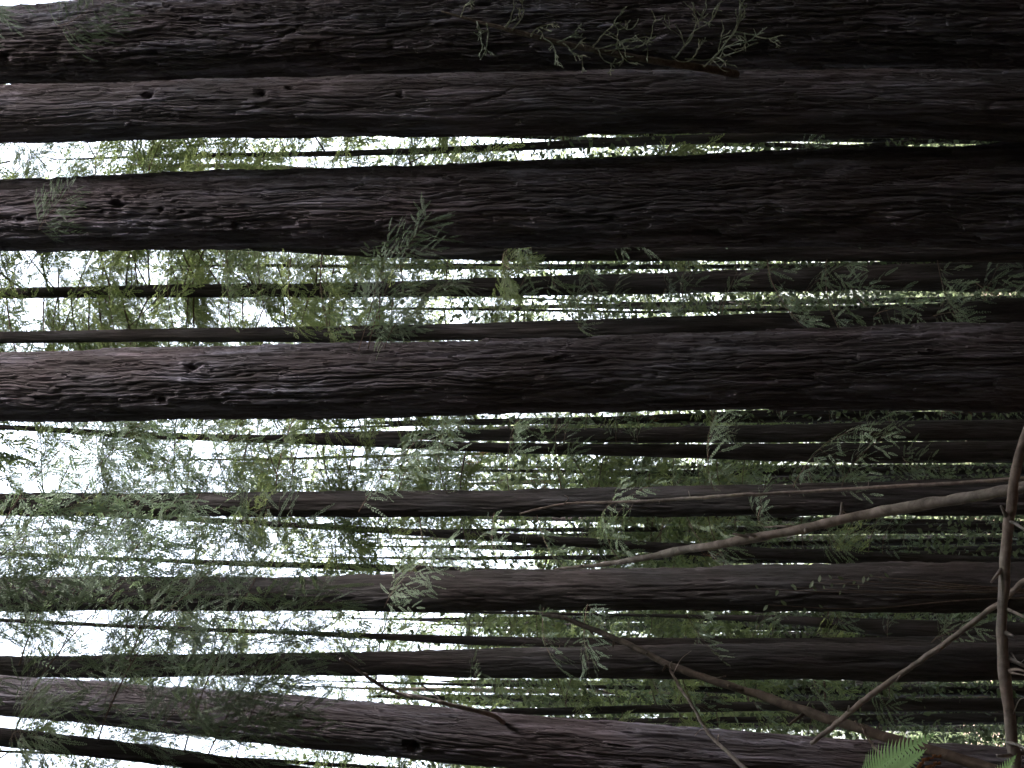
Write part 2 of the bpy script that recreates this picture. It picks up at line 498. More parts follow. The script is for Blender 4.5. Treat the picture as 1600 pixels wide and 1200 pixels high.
def make_trunk(root, Y0, pts, seed, tier, mat, knots=(), top=26.0, flare=1.35):
    pts = np.array(pts, float)
    ix = pts[:, 0]
    P = np.array([at(a, (b_ + c) / 2, Y0) for a, b_, c in pts])
    Rr = np.array([(c - b_) / 2 * scale_at(a, Y0) for a, b_, c in pts])
    o = np.argsort(P[:, 2]); P, Rr = P[o], Rr[o]
    z0 = float(ground_z(P[0, 0], Y0)) - 0.25
    # smooth through the visible part, straight continuation outside it
    zs = P[:, 2]
    lo, hi = zs[0], zs[-1]
    rgt = np.polyfit(zs, P[:, 0], 1)[0]
    def cx(z):
        zc = np.clip(z, lo, hi)
        c = np.interp(zc, zs, P[:, 0])
        return c + rgt * np.where(z < lo, z - lo, np.where(z > hi, (z - hi) * 0.5, 0))
    def rr(z):
        r = np.interp(np.clip(z, lo, hi), zs, Rr)
        r = np.where(z > hi, r * np.clip(1 - (z - hi) / max(top - hi, 1), 0.04, 1), r)
        fl = np.clip((lo - z) / max(lo - z0, 0.2), 0, 1)
        return r * (1 + (flare - 1) * fl ** 2)
    nring, nseg = {0: (550, 204), 1: (240, 74), 2: (120, 28), 3: (60, 12)}[tier]
    za = np.linspace(z0, lo - 0.3, 14, endpoint=False) if lo - 0.3 > z0 else np.array([z0])
    zb = np.linspace(max(lo - 0.3, z0 + 0.05), hi + 0.4, nring)
    zc = np.linspace(hi + 0.6, top, 24)
    Z = np.concatenate([za, zb, zc])
    # smooth the centre line
    ker = np.ones(9) / 9
    zf = np.linspace(z0, top, 240)
    sm = lambda f: np.convolve(np.pad(f, 4, mode='edge'), ker, 'valid')
    CX = np.interp(Z, zf, sm(cx(zf))); RR = np.interp(Z, zf, sm(rr(zf)))
    u = np.linspace(-1, 1, nseg, endpoint=False)
    TH = -math.pi / 2 + math.pi * (0.55 * u + 0.45 * u ** 3)
    zz = np.repeat(Z, nseg); th = np.tile(TH, len(Z)); R = np.repeat(RR, nseg)
    rad = R.copy()
    if tier <= 1:
        amp = np.clip(R / (0.32 if tier == 0 else 0.22), 0.25, 1.1)
        hh, plate = bark_height(th, zz, R, seed, 1.0)
        rad = R + hh * amp
        for (kx, ky, kr) in knots:
            kp = at(kx, ky, Y0)
            cxx = np.interp(kp[2], Z, CX); rk = np.interp(kp[2], Z, RR)
            tk = -math.pi / 2 + math.asin(np.clip((kp[0] - cxx) / rk, -0.95, 0.95))
            d = np.sqrt((np.angle(np.exp(1j * (th - tk))) * R) ** 2 + ((zz - kp[2]) * 0.8) ** 2) / kr
            d = d * (1 + 0.5 * perlin(np.stack([th * R * 30, zz * 18, 0 * zz + kx], 1)))
            rad = rad - 1.25 * kr * np.exp(-(d / 0.6) ** 2) + 0.25 * kr * np.exp(-(d / 1.9) ** 2)
    else:
        q = np.stack([R * np.cos(th), R * np.sin(th), zz], 1) + seed * 5.1
        rad = R * (1 + 0.10 * perlin(q * np.array([9, 9, 1.2])) + 0.07 * perlin(q * np.array([4, 4, 2.5]))) 
    V = np.stack([np.repeat(CX, nseg) + rad * np.cos(th), Y0 + rad * np.sin(th), zz], 1) - np.array(root.location)
    n = len(Z)
    i = np.arange(n - 1)[:, None] * nseg; j = np.arange(nseg)[None, :]; j2 = (j + 1) % nseg
    Fq = np.stack([i + j, i + j2, i + nseg + j2, i + nseg + j], -1).reshape(-1, 4)
    me = new_mesh('trunk', V, Fq, mats=[mat], smooth=tier > 0)
    at_ = me.attributes.new('plate', 'FLOAT', 'POINT')
    at_.data.foreach_set('value', (plate if tier <= 1 else np.full(len(V), 0.5)).astype(np.float32))
    link('trunk', me, root)
    return (lambda z: np.interp(z, Z, CX)), (lambda z: np.interp(z, Z, RR)), lo, hi


G_BIG = 'large redwood trunks standing close to the camera'
G_MID = 'middle-distance redwood trunks'
G_FAR = 'thin trunks seen far back between the large ones'
TREES = {}


def tree(key, label, Y0, pts, tier, mat=None, group=None, knots=(), top=26.0, flare=1.35, cat='redwood tree', name='redwood_tree',
         boughs=None, crown=0):
    pts = sorted(pts)
    e = pts[-1]
    p = at(e[0], (e[1] + e[2]) / 2, Y0)
    root = bpy.data.objects.new(name, None)
    COL.objects.link(root)
    root.empty_display_size = 0.3
    root.location = (p[0], Y0, float(ground_z(p[0], Y0)))
    tag(root, label, cat, group)
    seed = len(TREES) + 1
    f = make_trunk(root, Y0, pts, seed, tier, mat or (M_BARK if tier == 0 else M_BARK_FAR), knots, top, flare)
    TREES[key] = (root, Y0, f)
    rs = random.Random(seed * 13)
    if boughs:
        for (n, i0, i1, lib, s0, s1, pref) in boughs:
            for k in range(n):
                ixx = i0 + (i1 - i0) * (k + rs.random()) / n
                z = at(ixx, 600, Y0)[2]
                x = float(f[0](z))
                if pref == 'any':
                    az = rs.uniform(0, 2 * math.pi)
                elif pref == 'r':
                    az = rs.gauss(-0.35, 0.5)
                elif pref == 'l':
                    az = math.pi + rs.gauss(0.35, 0.5)
                else:   # both sides, towards the viewer rather than away
                    az = rs.gauss(-0.3, 0.55) if rs.random() < 0.5 else math.pi + rs.gauss(0.3, 0.55)
                add_bough(root, rs.choice(lib), (x, Y0, z), az, rs.gauss(0.0, 0.2), rs.gauss(0, 0.45), rs.uniform(s0, s1))
    for k in range(crown):      # the crown high above the picture
        z = rs.uniform(at(0, 600, Y0)[2] + (6.5 if tier == 0 else 2.0), top - 0.5)
        add_bough(root, rs.choice(B_LONG), (float(f[0](z)), Y0, z), rs.uniform(0, 6.283), rs.gauss(0.05, 0.15), rs.gauss(0, 0.4), rs.uniform(1.0, 1.7))
    return root


# --- five large trunks
tree('A', 'large redwood trunk cut by the top edge of the picture, uppermost of all trunks', 12.6,
     [(0, 14, 131), (200, -5, 130), (400, -18, 127), (600, -26, 120), (800, -35, 116), (1100, -45, 114), (1300, -52, 114), (1600, -60, 114)], 0, group=G_BIG,
     knots=[(35, 98, 0.05)], crown=9)
tree('B', 'redwood trunk with three dark knots, second from the top edge, touching the uppermost trunk', 11.5,
     [(0, 132, 222), (400, 122, 215), (800, 113, 211), (1200, 107, 207), (1450, 108, 214), (1600, 110, 224)], 0, group=G_BIG,
     knots=[(250, 152, 0.05), (425, 153, 0.045), (468, 144, 0.03), (640, 155, 0.03)], crown=9)
tree('C', 'large redwood trunk third from the top, a green spray hanging across it', 11.8,
     [(0, 283, 393), (100, 278, 392), (400, 266, 388), (700, 258, 388), (1000, 245, 385), (1200, 238, 382), (1400, 233, 382), (1600, 227, 390)], 0, group=G_BIG,
     knots=[(213, 325, 0.055), (278, 334, 0.025), (312, 336, 0.02), (60, 347, 0.03), (390, 358, 0.04)], crown=9)
tree('D', 'largest redwood trunk across the middle of the picture with one knot near its left end', 11.0,
     [(0, 550, 655), (130, 549, 658), (400, 540, 652), (600, 536, 650), (800, 530, 648), (1000, 525, 645), (1200, 515, 641), (1400, 507, 641), (1600, 503, 643)], 0, group=G_BIG,
     knots=[(320, 573, 0.045), (275, 625, 0.03)], crown=9)
tree('S', 'leaning redwood trunk slanting along the bottom edge of the picture', 10.5,
     [(0, 1056, 1118), (150, 1064, 1130), (300, 1076, 1150), (400, 1084, 1160), (500, 1091, 1168), (600, 1098, 1180), (700, 1105, 1190), (800, 1115, 1201),
      (1000, 1130, 1221), (1200, 1147, 1238), (1400, 1158, 1250), (1600, 1166, 1262)], 0, group=G_BIG, knots=[(480, 1115, 0.03), (655, 1160, 0.05)], crown=8)

# --- middle distance
MB = B_MID
tree('C2', 'dark trunk half hidden right under the third large trunk', 16.5,
     [(0, 335, 372), (300, 350, 388), (600, 364, 402), (800, 370, 408), (1200, 370, 407), (1600, 370, 411)], 1, group=G_MID,
     boughs=[(16, 750, 1580, B_SPARSE, 0.6, 1.0, 'both'), (5, 300, 800, MB, 0.5, 0.8, 'both')], crown=8)
tree('E1', 'mid-sized trunk with bright sky along both sides, below the third large trunk', 19.0,
     [(0, 450, 466), (300, 443, 465), (533, 442, 465), (800, 433, 463), (1000, 428, 460), (1200, 420, 455), (1400, 413, 455), (1600, 405, 455)], 1, group=G_MID,
     boughs=[(14, 0, 700, MB, 0.6, 1.0, 'both'), (20, -40, 330, MB, 0.8, 1.25, 'both'), (8, 330, 700, MB, 0.7, 1.0, 'both'), (18, 700, 1600, B_SPARSE, 0.7, 1.1, 'both')], crown=8)
tree('E2', 'trunk lying against the upper side of the large middle trunk', 17.0,
     [(0, 518, 537), (250, 514, 534), (533, 510, 535), (700, 506, 532), (900, 500, 530), (1100, 493, 524), (1300, 485, 518), (1600, 465, 512)], 1, group=G_MID,
     boughs=[(6, 0, 600, MB, 0.5, 0.8, 'r'), (10, 750, 1600, B_SPARSE, 0.6, 0.9, 'r')], crown=8)
tree('J', 'slim trunk running from the left edge just below the large middle trunk, bent slightly', 21.0,
     [(0, 663, 671), (100, 668, 677), (200, 674, 686), (300, 677, 688), (400, 679, 692), (545, 683, 697), (700, 690, 705), (800, 692, 708), (900, 693, 711),
      (1000, 694, 714), (1100, 694, 717), (1200, 693, 721), (1400, 690, 724), (1600, 688, 722)], 1, group=G_MID,
     boughs=[(9, 0, 600, MB, 0.5, 0.9, 'both'), (9, 350, 750, MB, 0.6, 1.0, 'l'), (16, 600, 1500, B_SPARSE, 0.6, 1.0, 'both')], crown=6)
tree('K', 'trunk right behind and above the slim bent trunk, visible on its right half', 24.0,
     [(0, 664, 668), (200, 675, 684), (400, 681, 689), (540, 674, 687), (700, 672, 688), (800, 670, 690), (1000, 668, 692), (1200, 664, 692), (1400, 658, 690), (1600, 655, 688)], 1, group=G_MID,
     boughs=[(12, 250, 750, MB, 0.6, 1.0, 'both'), (14, 650, 1500, B_SPARSE, 0.7, 1.1, 'both')], crown=6)
tree('M', 'mid-sized trunk below centre with a thin dead branch lying over it', 17.0,
     [(0, 770, 806), (200, 770, 806), (400, 768, 807), (700, 765, 808), (1000, 760, 806), (1200, 757, 807), (1400, 750, 806), (1600, 744, 806)], 1, group=G_MID,
     boughs=[(10, 0, 620, MB, 0.5, 0.9, 'both'), (16, 600, 1350, B_SPARSE, 0.7, 1.1, 'both')], crown=8)
tree('N', 'thin dark trunk slanting out from under the mid-sized trunk below centre', 22.5,
     [(0, 792, 799), (270, 806, 814), (400, 813, 821), (533, 820, 830), (700, 828, 841), (800, 833, 848), (1000, 845, 862), (1200, 856, 876), (1400, 864, 886), (1600, 872, 896)], 1, group=G_MID,
     boughs=[(4, 0, 600, MB, 0.5, 0.9, 'both'), (14, 650, 1500, B_SPARSE, 0.7, 1.1, 'both')], crown=6)
tree('O', 'thin lumpy trunk against white sky just above the fourth thick trunk from the bottom', 24.0,
     [(0, 862, 868), (220, 872, 878), (400, 877, 886), (533, 880, 890), (620, 882, 895), (800, 889, 903), (1200, 898, 915), (1600, 905, 925)], 1, group=G_MID,
     boughs=[(4, 0, 600, MB, 0.5, 0.8, 'both')], crown=6)
tree('P', 'straight thick trunk in the lower part, ridged dark bark, third thick one from the bottom', 15.0,
     [(0, 903, 955), (200, 902, 955), (400, 902, 956), (533, 900, 956), (700, 893, 954), (900, 888, 953), (1066, 886, 952), (1200, 882, 955), (1400, 878, 957), (1600, 876, 958)], 1, group=G_MID,
     boughs=[(4, 650, 1200, B_SPARSE, 0.5, 0.8, 'both')], crown=8)
tree('Q', 'thin trunk lying along the upper side of the second thick trunk from the bottom', 20.0,
     [(0, 966, 972), (280, 979, 986), (400, 983, 990), (520, 987, 995), (600, 990, 1000), (700, 993, 1006), (800, 995, 1010), (1066, 997, 1016), (1300, 996, 1020), (1600, 992, 1020)], 1, group=G_MID,
     boughs=[(7, 0, 500, MB, 0.5, 0.8, 'both'), (14, 600, 1500, B_SPARSE, 0.5, 0.9, 'both')], crown=6)
tree('R', 'straight thick trunk second from the bottom, running the whole width of the picture', 15.6,
     [(0, 1025, 1060), (200, 1024, 1058), (400, 1020, 1056), (533, 1018, 1056), (700, 1017, 1057), (800, 1013, 1060), (1000, 1009, 1062), (1200, 1006, 1062), (1600, 1002, 1063)], 1, group=G_MID,
     boughs=[(3, 700, 1300, B_SPARSE, 0.5, 0.8, 'both')], crown=8)
tree('X', 'reddish brown trunk slanting between the two thick trunks at lower right', 24.0,
     [(600, 952, 956), (1060, 960, 965), (1200, 961, 973), (1300, 964, 982), (1400, 968, 998), (1600, 972, 1012)], 2, group=G_MID, crown=3)
# --- a young tree at the lower left carrying the big grey-green sprays
tree('T', 'young slender redwood at the lower left corner with big drooping grey-green sprays', 8.6,
     [(0, 1136, 1166), (200, 1160, 1190), (400, 1188, 1214), (600, 1212, 1240), (1000, 1262, 1296), (1600, 1330, 1370)], 1, top=12.0, crown=0)

tree('E_a', 'redwood trunk just beyond the top edge of the picture', 14.5, [(0, -150, -100), (800, -170, -112), (1600, -190, -125)], 1, group=G_MID, crown=4,
     boughs=[(8, 0, 900, MB, 0.6, 1.0, 'r')])
tree('E_b', 'slim trunk farther beyond the top edge of the picture', 19.0, [(0, -330, -300), (800, -345, -312), (1600, -365, -328)], 1, group=G_MID, crown=4,
     boughs=[(14, 0, 1000, MB, 0.7, 1.1, 'r')])
tree('E_c', 'redwood trunk just beyond the bottom edge of the picture', 15.5, [(0, 1330, 1385), (800, 1350, 1410), (1600, 1368, 1436)], 1, group=G_MID, crown=4,
     boughs=[(10, 0, 900, MB, 0.6, 1.0, 'both')])
tree('E_d', 'slim trunk farther beyond the bottom edge of the picture', 21.0, [(0, 1500, 1526), (800, 1515, 1545), (1600, 1530, 1566)], 1, group=G_MID, crown=4,
     boughs=[(12, 0, 1000, MB, 0.7, 1.1, 'both')])

# --- thin trunks far back: (key, label, Y, points, boughs)
LB = B_LONG + B_MID
FAR = [
    ('I', 'thin dark trunk seen in the gap between the second and third large trunks', 27,
     [(0, 236, 239), (120, 238, 242), (250, 241, 247), (400, 238, 246), (533, 235, 245), (700, 229, 240), (850, 221, 234), (1000, 214, 228), (1200, 205, 222), (1600, 190, 210)], 26, 0, 1100),
    ('I2', 'short pale stretch of a slanting trunk touching the third large trunk from above', 30,
     [(0, 246, 250), (200, 252, 258), (350, 255, 263), (500, 262, 271), (900, 282, 294), (1600, 310, 330)], 14, 0, 700),
    ('I3', 'slim stem crossing the gap at upper right, slanting up towards the second trunk', 32,
     [(600, 262, 266), (900, 246, 251), (1200, 236, 243), (1430, 218, 226), (1600, 205, 214)], 10, 500, 1300),
    ('H', 'very thin stem in the gap directly above the large middle trunk', 36,
     [(0, 482, 485), (600, 480, 484), (800, 482, 486), (1000, 486, 490), (1300, 478, 484), (1600, 470, 478)], 46, -30, 1000),
    ('H2', 'hair-thin stem low in the gap right of centre above the middle trunk', 42,
     [(0, 425, 427), (600, 455, 458), (1000, 472, 475), (1300, 468, 472), (1600, 462, 467)], 30, 100, 1250),
    ('L1', 'thin stem midway between the twin slim trunks and the trunk below them', 34,
     [(0, 722, 724), (600, 732, 736), (800, 733, 738), (1000, 735, 742), (1200, 737, 744), (1600, 733, 742)], 16, 300, 1200),
    ('L2', 'hair-thin stem just above the mid-sized trunk below centre', 40,
     [(0, 742, 744), (600, 747, 749), (900, 749, 752), (1200, 752, 756), (1600, 744, 750)], 12, 450, 1100),
    ('W1', 'dark thin trunk at right between the long pale dead branch and the slanting trunk', 30,
     [(0, 838, 841), (700, 826, 831), (1200, 822, 831), (1600, 816, 828)], 10, 560, 1150),
    ('W2', 'dark thin trunk behind the long pale dead branch at right', 33,
     [(0, 845, 848), (700, 852, 857), (1200, 846, 855), (1600, 838, 850)], 10, 520, 1150),
    ('W3', 'dark thin trunk nearest above the third thick trunk from the bottom, at right', 29,
     [(200, 872, 875), (700, 870, 875), (1200, 864, 874), (1600, 858, 871)], 9, 560, 1150),
    ('Y1', 'dark slanting stem close below the large middle trunk, right of centre', 30,
     [(500, 668, 671), (800, 656, 661), (1000, 649, 656), (1200, 640, 650), (1600, 622, 636)], 18, 100, 1000),
    ('Q2', 'thin stem high in the gap below the third thick trunk from the bottom', 38,
     [(0, 972, 974), (600, 966, 969), (1000, 962, 966), (1300, 975, 981), (1600, 984, 992)], 24, 0, 1100),
    ('Q3', 'faint thin stem low in the gap below the third thick trunk from the bottom', 44,
     [(0, 992, 994), (600, 984, 987), (1000, 982, 985), (1300, 988, 993), (1600, 990, 996)], 20, 0, 1100),
    ('U1', 'thin dark stem close under the second thick trunk from the bottom', 32,
     [(0, 1062, 1065), (650, 1066, 1070), (800, 1069, 1074), (1000, 1071, 1078), (1200, 1074, 1086), (1600, 1072, 1088)], 22, 0, 1200),
    ('U2', 'faint greyish stem in the bright gap above the slanting bottom trunk', 40,
     [(0, 1082, 1085), (600, 1074, 1079), (800, 1075, 1083), (1000, 1078, 1086), (1600, 1086, 1098)], 20, 300, 1200),
    ('U3', 'dark trunk just above the slanting bottom trunk, right of centre', 25,
     [(300, 1118, 1123), (850, 1106, 1118), (1000, 1102, 1114), (1200, 1096, 1111), (1600, 1090, 1112)], 14, 600, 1400),
    ('U4', 'dark trunk at lower right, lowest above the slanting bottom trunk', 28,
     [(500, 1136, 1141), (1000, 1122, 1130), (1200, 1119, 1130), (1600, 1113, 1129)], 14, 600, 1400),
    ('Z1', 'thin stem in foliage near the left edge below the third large trunk', 34,
     [(0, 408, 411), (400, 412, 417), (800, 416, 422), (1200, 412, 420), (1600, 405, 415)], 60, -30, 620),
    ('Z2', 'thin stem lost in foliage at the bottom left below the slanting trunk', 30,
     [(0, 1172, 1176), (400, 1184, 1190), (800, 1210, 1218), (1600, 1250, 1264)], 20, 0, 800),
    ('Z3', 'thin stem hidden in foliage at the left between the fifth trunk and the white sky', 38,
     [(0, 738, 741), (400, 716, 720), (800, 705, 710), (1600, 690, 700)], 16, 0, 500),
]
TIPS = dict(H=480, H2=380, L1=420, L2=560, W1=560, W2=480, W3=420, Y1=420, Q2=460, Q3=560, U1=430, U2=460, U3=600, U4=500, Z1=250, Z3=150, I=60, I2=150, I3=560)
for key, label, Yf, pts, nb, i0, i1 in FAR:
    tip = TIPS.get(key, -500)                      # where the stem ends among the leaves
    pts = [q for q in pts if q[0] > tip + 60]
    tree(key, label, float(Yf), pts, 2, mat=M_BARK_PALE if key in ('I2', 'U2') else None, group=G_FAR, top=float(at(tip, 600, Yf)[2]), flare=1.2,
         boughs=[(nb, i0, i1, LB, 0.55, 1.1, 'any')])

rc = random.Random(5)
crowd = []
ORD = ['topmost', 'second from top', 'third from top', 'fourth from top', 'fifth from top', 'sixth from top', 'seventh from top', 'eighth from top', 'lowest']
for (y0, y1, n, where) in [(208, 236, 2, 'between the second and third large trunks'), (410, 420, 1, 'hugging the underside of the third large trunk'), (457, 488, 2, 'close above the large middle trunk'),
                           (644, 662, 2, 'close below the large middle trunk'), (726, 755, 5, 'above the trunk crossed by a thin branch'), (810, 876, 8, 'behind the long pale dead branch'),
                           (957, 1002, 7, 'above the second thick trunk from the bottom'), (1064, 1140, 9, 'above the slanting bottom trunk')]:
    for k in range(n):
        o_ = 'lowest' if k == n - 1 and n > 1 else ORD[k]
        crowd.append((y0 + (y1 - y0) * (k + rc.uniform(.15, .85)) / n, (o_ + ' of the thin far trunks ' + where) if n > 1 else 'lone thin far trunk ' + where))
for yc, lab in crowd:
    Yf = rc.uniform(29, 50); wd = rc.uniform(6, 16); lean = rc.gauss(0, 9)
    tip = rc.uniform(560, 950)
    tree('crowd%d' % len(TREES), lab, Yf,
         [(tip + 70, yc + lean - wd * .3, yc + lean + wd * .3), (1150, yc + lean * .3 - wd * .42, yc + lean * .3 + wd * .42), (1600, yc - lean * .3 - wd / 2, yc - lean * .3 + wd / 2)], 2,
         group='thin trunks crowded far back', top=float(at(tip, 600, Yf)[2]), flare=1.2,
         boughs=[(6, max(tip + 40, 560), 1150, LB, 0.35, 0.8, 'any'), (6, 900, 1580, B_SPARSE, 0.8, 1.4, 'both')])

# ------------------------------------------------------------------ far-off wood: a mass of small leaf clumps
def leaf_cloud(P, size, rs, flat=0.0):
    n = len(P)
    a = unit(rs.normal(size=(n, 3)))
    b_ = unit(np.cross(a, rs.normal(size=(n, 3))))
    s = (size * rs.uniform(0.5, 1.3, n))[:, None]
    k = rs.uniform(0.35, 0.7, n)[:, None]
    Q = np.stack([P - a * s, P - b_ * s * k + a * s * .15, P + a * s, P + b_ * s * k - a * s * .1], 1)
    return Q.reshape(-1, 3), np.arange(4 * n).reshape(-1, 4)


def clumps(rs, n_cl, per, lo, hi, spread, dens=None):
    C = rs.uniform(lo, hi, (n_cl, 3))
    if dens is not None:
        C = C[rs.random(len(C)) < dens(C)]
    sp = rs.uniform(0.5, 1.3, (len(C), 1, 1)) * np.array(spread)
    P = C[:, None, :] + rs.normal(size=(len(C), per, 3)) * sp
    return P.reshape(-1, 3)


rs = np.random.default_rng(91)


def wood_density(C):
    el = (C[:, 2] - 1.35) / C[:, 1]           # thins out with height
    return np.where(el < 0.16, 1.0, np.clip(1.2 - el * 2.5, 0.06, 1))


P = clumps(rs, 3900, 105, (-28, 50, -5), (28, 95, 46), (0.8, 0.8, 0.55), wood_density)
P = np.vstack([P, clumps(rs, 1500, 60, (-24, 46, -4.5), (24, 84, 3.4), (1.0, 1.0, 0.6))])      # low shrubs at its foot
V, Fq = leaf_cloud(P, 0.11, rs)
tag(link('far_wood', new_mesh('far_wood', V, Fq, mats=[M_LEAF_HAZE], smooth=False)), 'pale green mass of leaves far behind the trunks', 'forest', kind='stuff')

# unseen forest leaves added behind, beside and above the camera to shade the trunks
Cr = rs.uniform((9.8, -26, 0), (17, 50, 1), (2400, 3))
Cr[:, 0] += 0.27 * np.clip(Cr[:, 1] - 22, 0, 60)
Cr[:, 2] *= 16.5 + 0.42 * np.clip(Cr[:, 1], 0, 50)
shade_roof = rs.uniform((-20, -20, 13), (9, 5, 20), (800, 3))
# hole cut in the unseen leaf cover to let light onto the fern
shade_roof = shade_roof[~((np.abs(shade_roof[:, 0] + 0.6) < 1.7) & (np.abs(shade_roof[:, 1] - 2.4) < 1.6))]
Cn = rs.uniform((-34, 4, 0), (10, 76, 1), (3300, 3))
Cn = Cn[(Cn[:, 1] > 17) | (Cn[:, 0] < 1.5)]
Cn[:, 2] = np.maximum(5.4 + 0.615 * Cn[:, 1], 22.0) + 9.0 * Cn[:, 2]     # crowns over the trees in view, added above the picture as shade
Ch = rs.uniform((0.5, 3, 26), (6, 19, 32), (300, 3))
Ca = np.vstack([Cr, shade_roof, Cn, Ch])
P = np.vstack([
    clumps(rs, 1300, 14, (-30, -26, 0), (14, -5, 26), (1.2, 1.2, 0.8)),
    clumps(rs, 1000, 14, (-32, -9, 0), (-11.5, 34, 24), (1.0, 1.2, 0.8)),
    (Ca[:, None, :] + rs.normal(size=(len(Ca), 13, 3)) * np.array([1.0, 0.9, 0.55])).reshape(-1, 3),
])
V, Fq = leaf_cloud(P, 0.8, rs)
rs_u = np.random.default_rng(17)
U = rs_u.uniform((-13, 25, 0), (13, 48, 1), (3600, 3))
U[:, 2] = ground_z(U[:, 0], U[:, 1]) + U[:, 2] ** 1.5 * 11
U = (U[:, None, :] + rs_u.normal(size=(len(U), 62, 3)) * np.array([0.5, 0.5, 0.4])).reshape(-1, 3)
Vu, Fu = leaf_cloud(U, 0.058, rs_u)
tag(link('undergrowth', new_mesh('undergrowth', Vu, Fu, mats=[M_UNDER], smooth=False)), 'dark green undergrowth low between the far trunks', 'undergrowth', kind='stuff')
tag(link('shade_leaves', new_mesh('shade_leaves', V, Fq, mats=[M_LEAF], smooth=False)), 'unseen leaf masses added around the camera to shade the trunks', 'forest', kind='stuff')


# ------------------------------------------------------------------ dead branches in the foreground
def px_curve(pts, n, thick=0.82):
    """pts: (ix, iy, Y, width in photograph pixels)"""
    P = np.array([at(a, b_, y) for a, b_, y, w_ in pts])
    R = np.array([w_ / 2 * scale_at(a, y) for a, b_, y, w_ in pts]) * thick
    C = catmull(P, n)
    u = np.linspace(0, 1, n)
    return C, np.interp(u, np.linspace(0, 1, len(pts)), R)


def dead_branch(name, label, pts, mat, twigs=(), n=90, seg=12, bump=0.22, to_ground=None, cat='branch', group=None, parent=None, stubs=6, seed=1):
    C, R = px_curve(pts, n)
    rs = np.random.default_rng(seed)
    C = C + np.cumsum(rs.normal(0, 0.0009, C.shape), 0)
    base = C[-1].copy()
    if to_ground is not None:
        e = C[-1]; d = unit(C[-1] - C[-6])
        g = np.array([e[0] + to_ground[0], e[1] + to_ground[1], 0.0]); g[2] = float(ground_z(g[0], g[1])) - 0.03
        ext = catmull(np.array([e, e + (g - e) * 0.5 + d * 0.1, g]), 20)[1:]
        C = np.vstack([C, ext]); R = np.concatenate([R, np.linspace(R[-1], R[-1] * 1.15, len(ext))])
        base = g
    root = bpy.data.objects.new(name, None) if parent is None else None
    if root:
        COL.objects.link(root); root.location = base; tag(root, label, cat, group)
        off = base
    else:
        root = parent; off = np.array(parent.location)
    V, Fq = tube(C, R, seg, bump, seed * 3.7)
    stem = link('stem' if parent is None else 'dead_branch', new_mesh('stem', V - off, Fq, mats=[mat]), root)
    for i in range(stubs):
        k = int(rs.uniform(0.05, 0.8) * n)
        d = unit(rs.normal(size=3) + np.array([0, -0.4, 0.2])); l = R[k] * rs.uniform(1.6, 4.0)
        c = np.stack([C[k], C[k] + d * (R[k] + l * 0.5), C[k] + d * (R[k] + l)])
        V, Fq = tube(c, np.array([0.45, 0.3, 0.18]) * R[k] + 0.0006, 6)
        link('stub', new_mesh('stub', V - off, Fq, mats=[mat]), stem if parent is not None else root)
    for tw in twigs:
        c, r = px_curve(tw, 26)
        V, Fq = tube(c, r, 7, 0.15, seed)
        link('twig', new_mesh('twig', V - off, Fq, mats=[mat]), stem if parent is not None else root)
    return root


dead_branch('dead_branch', 'long pale curved dead branch slanting down from right edge to the lower trunk', [
    (868, 889, 7.4, 4), (930, 882, 7.3, 8), (1000, 872, 7.2, 12), (1066, 861, 7.1, 15), (1150, 848, 6.9, 17), (1240, 832, 6.8, 18), (1330, 812, 6.7, 19), (1420, 795, 6.6, 21), (1510, 781, 6.5, 21), (1600, 768, 6.4, 22)],
    M_DEAD, twigs=[[(1255, 824, 6.8, 6), (1225, 822, 6.8, 5), (1195, 824, 6.85, 3)], [(1330, 812, 6.7, 4), (1318, 800, 6.7, 3), (1312, 806, 6.7, 2)]], to_ground=(0.5, -0.1), seed=11)
dead_branch('dead_branch', 'thin wavy dead branch lying across the mid-sized trunk below centre', [
    (812, 803, 9.0, 3), (850, 793, 9.0, 4), (900, 787, 9.0, 5), (1000, 785, 8.9, 6), (1066, 782, 8.9, 6.5), (1150, 776, 8.8, 6.5), (1250, 771, 8.8, 6), (1400, 762, 8.7, 6.5), (1600, 750, 8.6, 7)],
    M_DEAD, twigs=[[(880, 788, 9.0, 2), (888, 778, 9.0, 1.5), (882, 774, 9.0, 1)], [(1355, 764, 8.7, 2), (1357, 756, 8.7, 1.5), (1356, 750, 8.7, 1)]], to_ground=(0.25, 0.1), seed=12, stubs=4)
dead_branch('dead_branch', 'dark knobbly dead stick slanting down across the two lowest thick trunks', [
    (848, 961, 6.4, 6), (880, 968, 6.35, 9), (920, 985, 6.3, 10), (990, 1015, 6.2, 11), (1047, 1043, 6.1, 13), (1120, 1068, 6.0, 15), (1190, 1092, 5.9, 18), (1260, 1117, 5.8, 19), (1330, 1137, 5.7, 20), (1420, 1165, 5.6, 21), (1600, 1215, 5.4, 22)],
    M_DEAD_DARK, twigs=[[(928, 992, 6.3, 4), (922, 984, 6.3, 5), (924, 980, 6.3, 3)], [(1185, 1088, 5.9, 3), (1180, 1078, 5.9, 2), (1182, 1070, 5.9, 1.5)]], to_ground=(-0.4, -0.1), seed=13, stubs=8)
